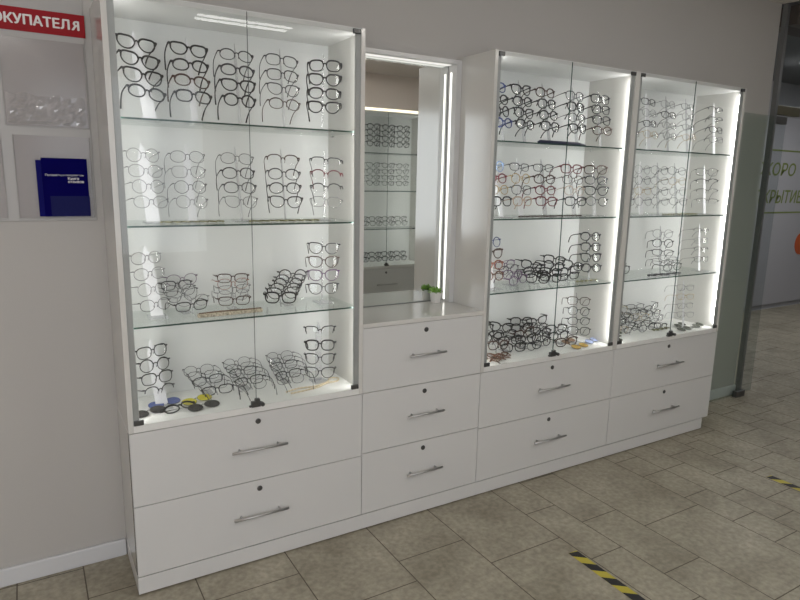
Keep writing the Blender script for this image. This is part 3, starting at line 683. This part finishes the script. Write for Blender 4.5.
MT = [('oval', 'gunmetal', 1), ('rect', 'silver', 1), ('rect', 'black', 1), ('oval', 'gold', 0), ('rect', 'gunmetal', 1)]
heap(RC, 3, [(2.60, .22, .765, 2.58, .10, .700, 4), (2.74, .24, .770, 2.69, .10, .690, 5), (2.88, .24, .775, 2.81, .10, .685, 5), (3.02, .24, .760, 2.94, .10, .680, 4)], MT, 'eyeglasses in heaps in the right case', -10)
heap(RC, 2, [(2.60, .21, 1.055, 2.57, .11, 1.028, 3), (3.08, .20, 1.06, 3.00, .10, 1.030, 3)], [('oval', 'gunmetal', 0), ('rect', 'gunmetal', 0), ('oval', 'black', 1)], 'eyeglasses in heaps in the right case', -14)

# ------------------------------------------------------------------ sunglasses and clip-on lenses lying on the bottom shelves
def tinted(name, c, a=.9):
    return clear('tint_'+name, c, 1.5, 1.5, .05)
def clipon(x, y, z, rz, lensmat, desc, group, lens_label, frame=True, tilt=1.35):
    t = thing('clip_on_sunglasses', desc, 'sunglasses', (x, y, z+.006), rz, group); t.rotation_euler = (-1.33, 0, rz); t.location.z = z+.0085
    Cc = contour('oval')
    for s in (-1, 1):
        bm = bmesh.new(); a = [bm.verts.new((s*(.033+q[0]), -.0008, q[1])) for q in Cc]; b = [bm.verts.new((s*(.033+q[0]), .0008, q[1])) for q in Cc]
        bm.faces.new(a); bm.faces.new(b[::-1]); n = len(a)
        for i in range(n): bm.faces.new((a[i], b[i], b[(i+1) % n], a[(i+1) % n]))
        obj('lens', bm, lensmat, t, label=lens_label)
    bm = bmesh.new(); tube(bm, [(-.009, 0, .006), (0, -.002, .009), (.009, 0, .006)], .0013, 6)
    for s in (-1, 1): tube(bm, [(s*(.033+q[0]), 0, q[1]) for q in Cc], .0009, 5, closed=True)
    obj('bridge_clip', bm, FC['gunmetal'], t)
    return t
TG = mat('lens_dark', (.03, .028, .026), .12); TB = mat('lens_blue', (.09, .12, .30), .12); TY = mat('lens_yellow', (.62, .55, .06), .12); TBR = mat('lens_brown', (.30, .18, .11), .15)
TPB = mat('lens_pale_blue', (.34, .40, .62), .12); TAM = mat('lens_amber', (.50, .33, .08), .12); TGN = mat('lens_green_grey', (.07, .08, .06), .12)
G3 = 'clip-on sun lenses lying on the bottom shelves'
Z3 = BASE[3]
clipon(.085, .100, Z3, .35, TG, 'dark grey clip-on lenses at the left end, bottom shelf, left case', G3, 'dark grey lens')
clipon(.150, .170, Z3, .30, TB, 'blue clip-on lenses behind black-framed glasses, bottom shelf, left case', G3, 'blue lens')
clipon(.265, .150, Z3, .35, TY, 'bright yellow clip-on lenses, bottom shelf, left case', G3, 'yellow lens')
clipon(.272, .072, Z3, .25, TG, 'dark grey clip-on lenses in front of the yellow ones, left case', G3, 'dark grey lens')
g = glasses(.192, .095, Z3+.012, .30, 'oval', 'black', 2, 'lying flat among the clip-on lenses, bottom shelf, left case', 'single glasses lying down', pitch=-1.25, folded=True)
clipon(2.362, .105, Z3, .35, TPB, 'pale blue clip-on lenses near the right end, bottom shelf, middle case', G3, 'pale blue lens')
clipon(2.215, .052, Z3, .15, TAM, 'amber yellow clip-on lenses at the front edge, bottom shelf, middle case', G3, 'amber lens')
clipon(2.240, .158, Z3, .35, TBR, 'brownish pink clip-on lenses behind the amber pair, middle case', G3, 'brown lens')
clipon(3.095, .055, Z3, .10, TGN, 'dark green clip-on lenses beside the lock, bottom shelf, right case', G3, 'dark lens')
clipon(3.165, .135, Z3, .30, TGN, 'dark green clip-on lenses behind two others, right case', G3, 'dark lens')
clipon(3.262, .080, Z3, .30, TGN, 'dark green clip-on lenses at the right end, bottom shelf, right case', G3, 'dark lens')
for k, (x, y) in enumerate(((1.635, .10), (1.71, .075), (1.665, .052))):
    glasses(x, y, Z3+.014+k*.004, .1+.2*k, 'oval', 'tortoiseshell', 2, ['lying at the back left corner', 'lying at the right', 'lying at the front edge'][k]+', bottom shelf, middle case', 'single glasses lying down', pitch=-1.3, folded=True)

# ------------------------------------------------------------------ chains, cords and small things on the shelves
def chain(x, y, z, pts, r, m, label, group=None, bead=True):
    t = thing('glasses_chain', label, 'glasses chain', (x, y, z), 0, group)
    P = [Vector((p[0]-x, p[1]-y, r+.0003)) for p in pts]; out = []
    for i in range(len(P)-1):
        p0, p1, p2, p3 = P[max(0, i-1)], P[i], P[i+1], P[min(len(P)-1, i+2)]
        for k in range(9):
            u = k/9; out.append(.5*((2*p1)+(p2-p0)*u+(2*p0-5*p1+4*p2-p3)*u*u+(3*p1-p0-3*p2+p3)*u**3))
    out.append(P[-1])
    bm = bmesh.new(); tube(bm, out, [r*(1.0 if k % 2 or not bead else .55) for k in range(len(out))], 6); obj('beads' if bead else 'cord', bm, m, t)
PEARL = mat('beige_beads', (.62, .52, .36), .35); OLB = mat('olive_beads', (.20, .19, .08), .4, var=.6, bscale=200); DKB = mat('dark_cord', (.04, .04, .05), .5)
chain(.72, .08, Z3, [(.60, .085), (.66, .105), (.73, .10), (.80, .13), (.83, .17), (.86, .155), (.84, .12), (.79, .115), (.74, .085), (.68, .07), (.61, .06)], .0042, PEARL, 'beige bead glasses chain curled at the right end, bottom shelf, left case')
def zig(x0, x1, y, a, n): return [(x0+(x1-x0)*i/n, y+(a if i % 2 else -a)) for i in range(n+1)]
chain(.26, .12, BASE[1], zig(.16, .38, .12, .012, 14), .0038, OLB, 'olive bead chain, left one on the second shelf, left case')
chain(.58, .10, BASE[1], zig(.47, .75, .10, .010, 16), .0040, OLB, 'olive bead chain, right one on the second shelf, left case')
chain(2.27, .11, BASE[2], zig(2.20, 2.36, .10, .014, 9), .0032, OLB, 'dark bead chain near the right end, third shelf, middle case')
chain(2.05, .10, BASE[1], zig(1.78, 2.20, .10, .008, 14), .0045, mat('dark_brown_cord', (.045, .025, .018), .5), 'long dark brown cord along the second shelf front, middle case')
chain(2.95, .10, BASE[1], zig(2.84, 3.15, .10, .010, 12), .0035, OLB, 'dark bead chain on the second shelf, right case')
chain(2.92, .08, BASE[2], zig(2.74, 3.02, .08, .014, 10), .0050, DKB, 'thick dark cord on the third shelf, right case')
chain(2.97, .12, Z3, zig(2.90, 3.05, .13, .016, 8), .0035, OLB, 'olive bead chain near the clip-on lenses, bottom shelf, right case')
t = thing('spectacle_case', 'long dark blue soft case lying on the top shelf, middle case', 'spectacle case', (2.03, .10, BASE[0]), .02)
bm = bmesh.new(); tube(bm, [(-.155, 0, .009), (-.14, 0, .010), (.12, 0, .010), (.17, 0, .008)], [.003, .010, .010, .003], 10); obj('case_body', bm, mat('navy_leather', (.012, .016, .05), .5, bump=.2), t)
t = thing('cord_strip', 'beige patterned strip lying at the front edge, third shelf, left case', 'glasses cord', (.39, .085, BASE[2]), .03)
bm = bmesh.new(); box(bm, -.125, .12, -.010, .010, .0003, .014); obj('strip', bm, mat('beige_woven', (.50, .44, .34), .8, var=.45, bscale=160), t, bevel=.004)
bm = bmesh.new(); tube(bm, [(-.12, .0, .015), (-.04, .004, .016), (.05, -.003, .016), (.115, .0, .015)], .0028, 6); obj('brown_cord', bm, mat('brown_thread', (.16, .10, .06), .7), t)
t = thing('glasses_holder', 'small dark stepped holder in the left front corner, bottom shelf, right case', 'glasses holder', (2.535, .07, Z3))
bm = bmesh.new()
for k in range(3): lathe(bm, [(.008, .004+k*.016), (.016, .008+k*.016), (.008, .013+k*.016)], 14, 0.006*(k-1), 0)
lathe(bm, [(.022, .0003), (.022, .004)], 18); obj('holder_body', bm, mat('dark_olive_plastic', (.045, .048, .035), .4), t)

# ------------------------------------------------------------------ the opposite side of the shop, seen in the mirror
OC = 'opposite case'
ox0, ox1, OYF = 2.20, 3.10, -2.30
drawer = thing('drawer_cabinet', 'white drawer cabinet across the shop, reflected in the mirror', 'drawer cabinet', ((ox0+ox1)/2, OYF, 0), math.pi)
bm = bmesh.new(); box(bm, -.45, .45, .019, .306, .0, .67); obj('carcass', bm, LAMS, drawer)
for z0, z1 in ((.09, .38), (.38, .67)):
    bm = bmesh.new(); box(bm, 0, .897, 0, .018, 0, z1-z0-.003); d = obj('drawer', bm, LAM, drawer, (-.4485, 0, z0), bevel=.0008); handle_and_lock(d, .4485, .14, .25, .11)
SH2 = (1.733, 1.39, 1.04)
display_case(ox0, ox1, 'glass display case across the shop, reflected in the mirror', .6705, 2.10, OYF, True, SH2)
t = thing('led_light_bar', 'warm lit bar along the top of the opposite display case, seen in the mirror', 'light bar', ((ox0+ox1)/2, OYF, 2.10), math.pi)
bm = bmesh.new(); box(bm, -.45, .45, 0, .03, .0005, .022); obj('diffuser', bm, LEDW, t)
bm = bmesh.new(); box(bm, -.45, .45, .031, .06, .0005, .024); obj('housing', bm, LAM, t)
for si, ztop, zbot in ((0, 1.975, 1.82), (1, 1.625, 1.46)):
    for c, x in enumerate((2.42, 2.58, 2.74, 2.90)):
        for k in range(4):
            z = ztop+(zbot-ztop)*k/3
            glasses(x, OYF-.15, z, math.pi+.25, random.choice(('cat', 'oval', 'square')), 'black', 1 if si else 2,
                    '%s on %s stand, %s, %s seen in mirror' % (['highest', 'second', 'third', 'lowest'][k], CO[c], SHN[si], OC), 'eyeglasses in the opposite case', pitch=.06)
for si, z in ((2, 1.085), (3, .745)):
    for c, x in enumerate((2.46, 2.60, 2.74, 2.88)):
        for k in range(2):
            glasses(x+.02*k, OYF-.12-.05*k, z+.04*k, math.pi+.2, 'square', 'black', 2 if si == 3 else 1,
                    '%s in %s heap, %s, %s seen in mirror' % (['front one', 'back one'][k], CO[c], SHN[si], OC), 'eyeglasses in the opposite case')
print('glasses', COUNT)
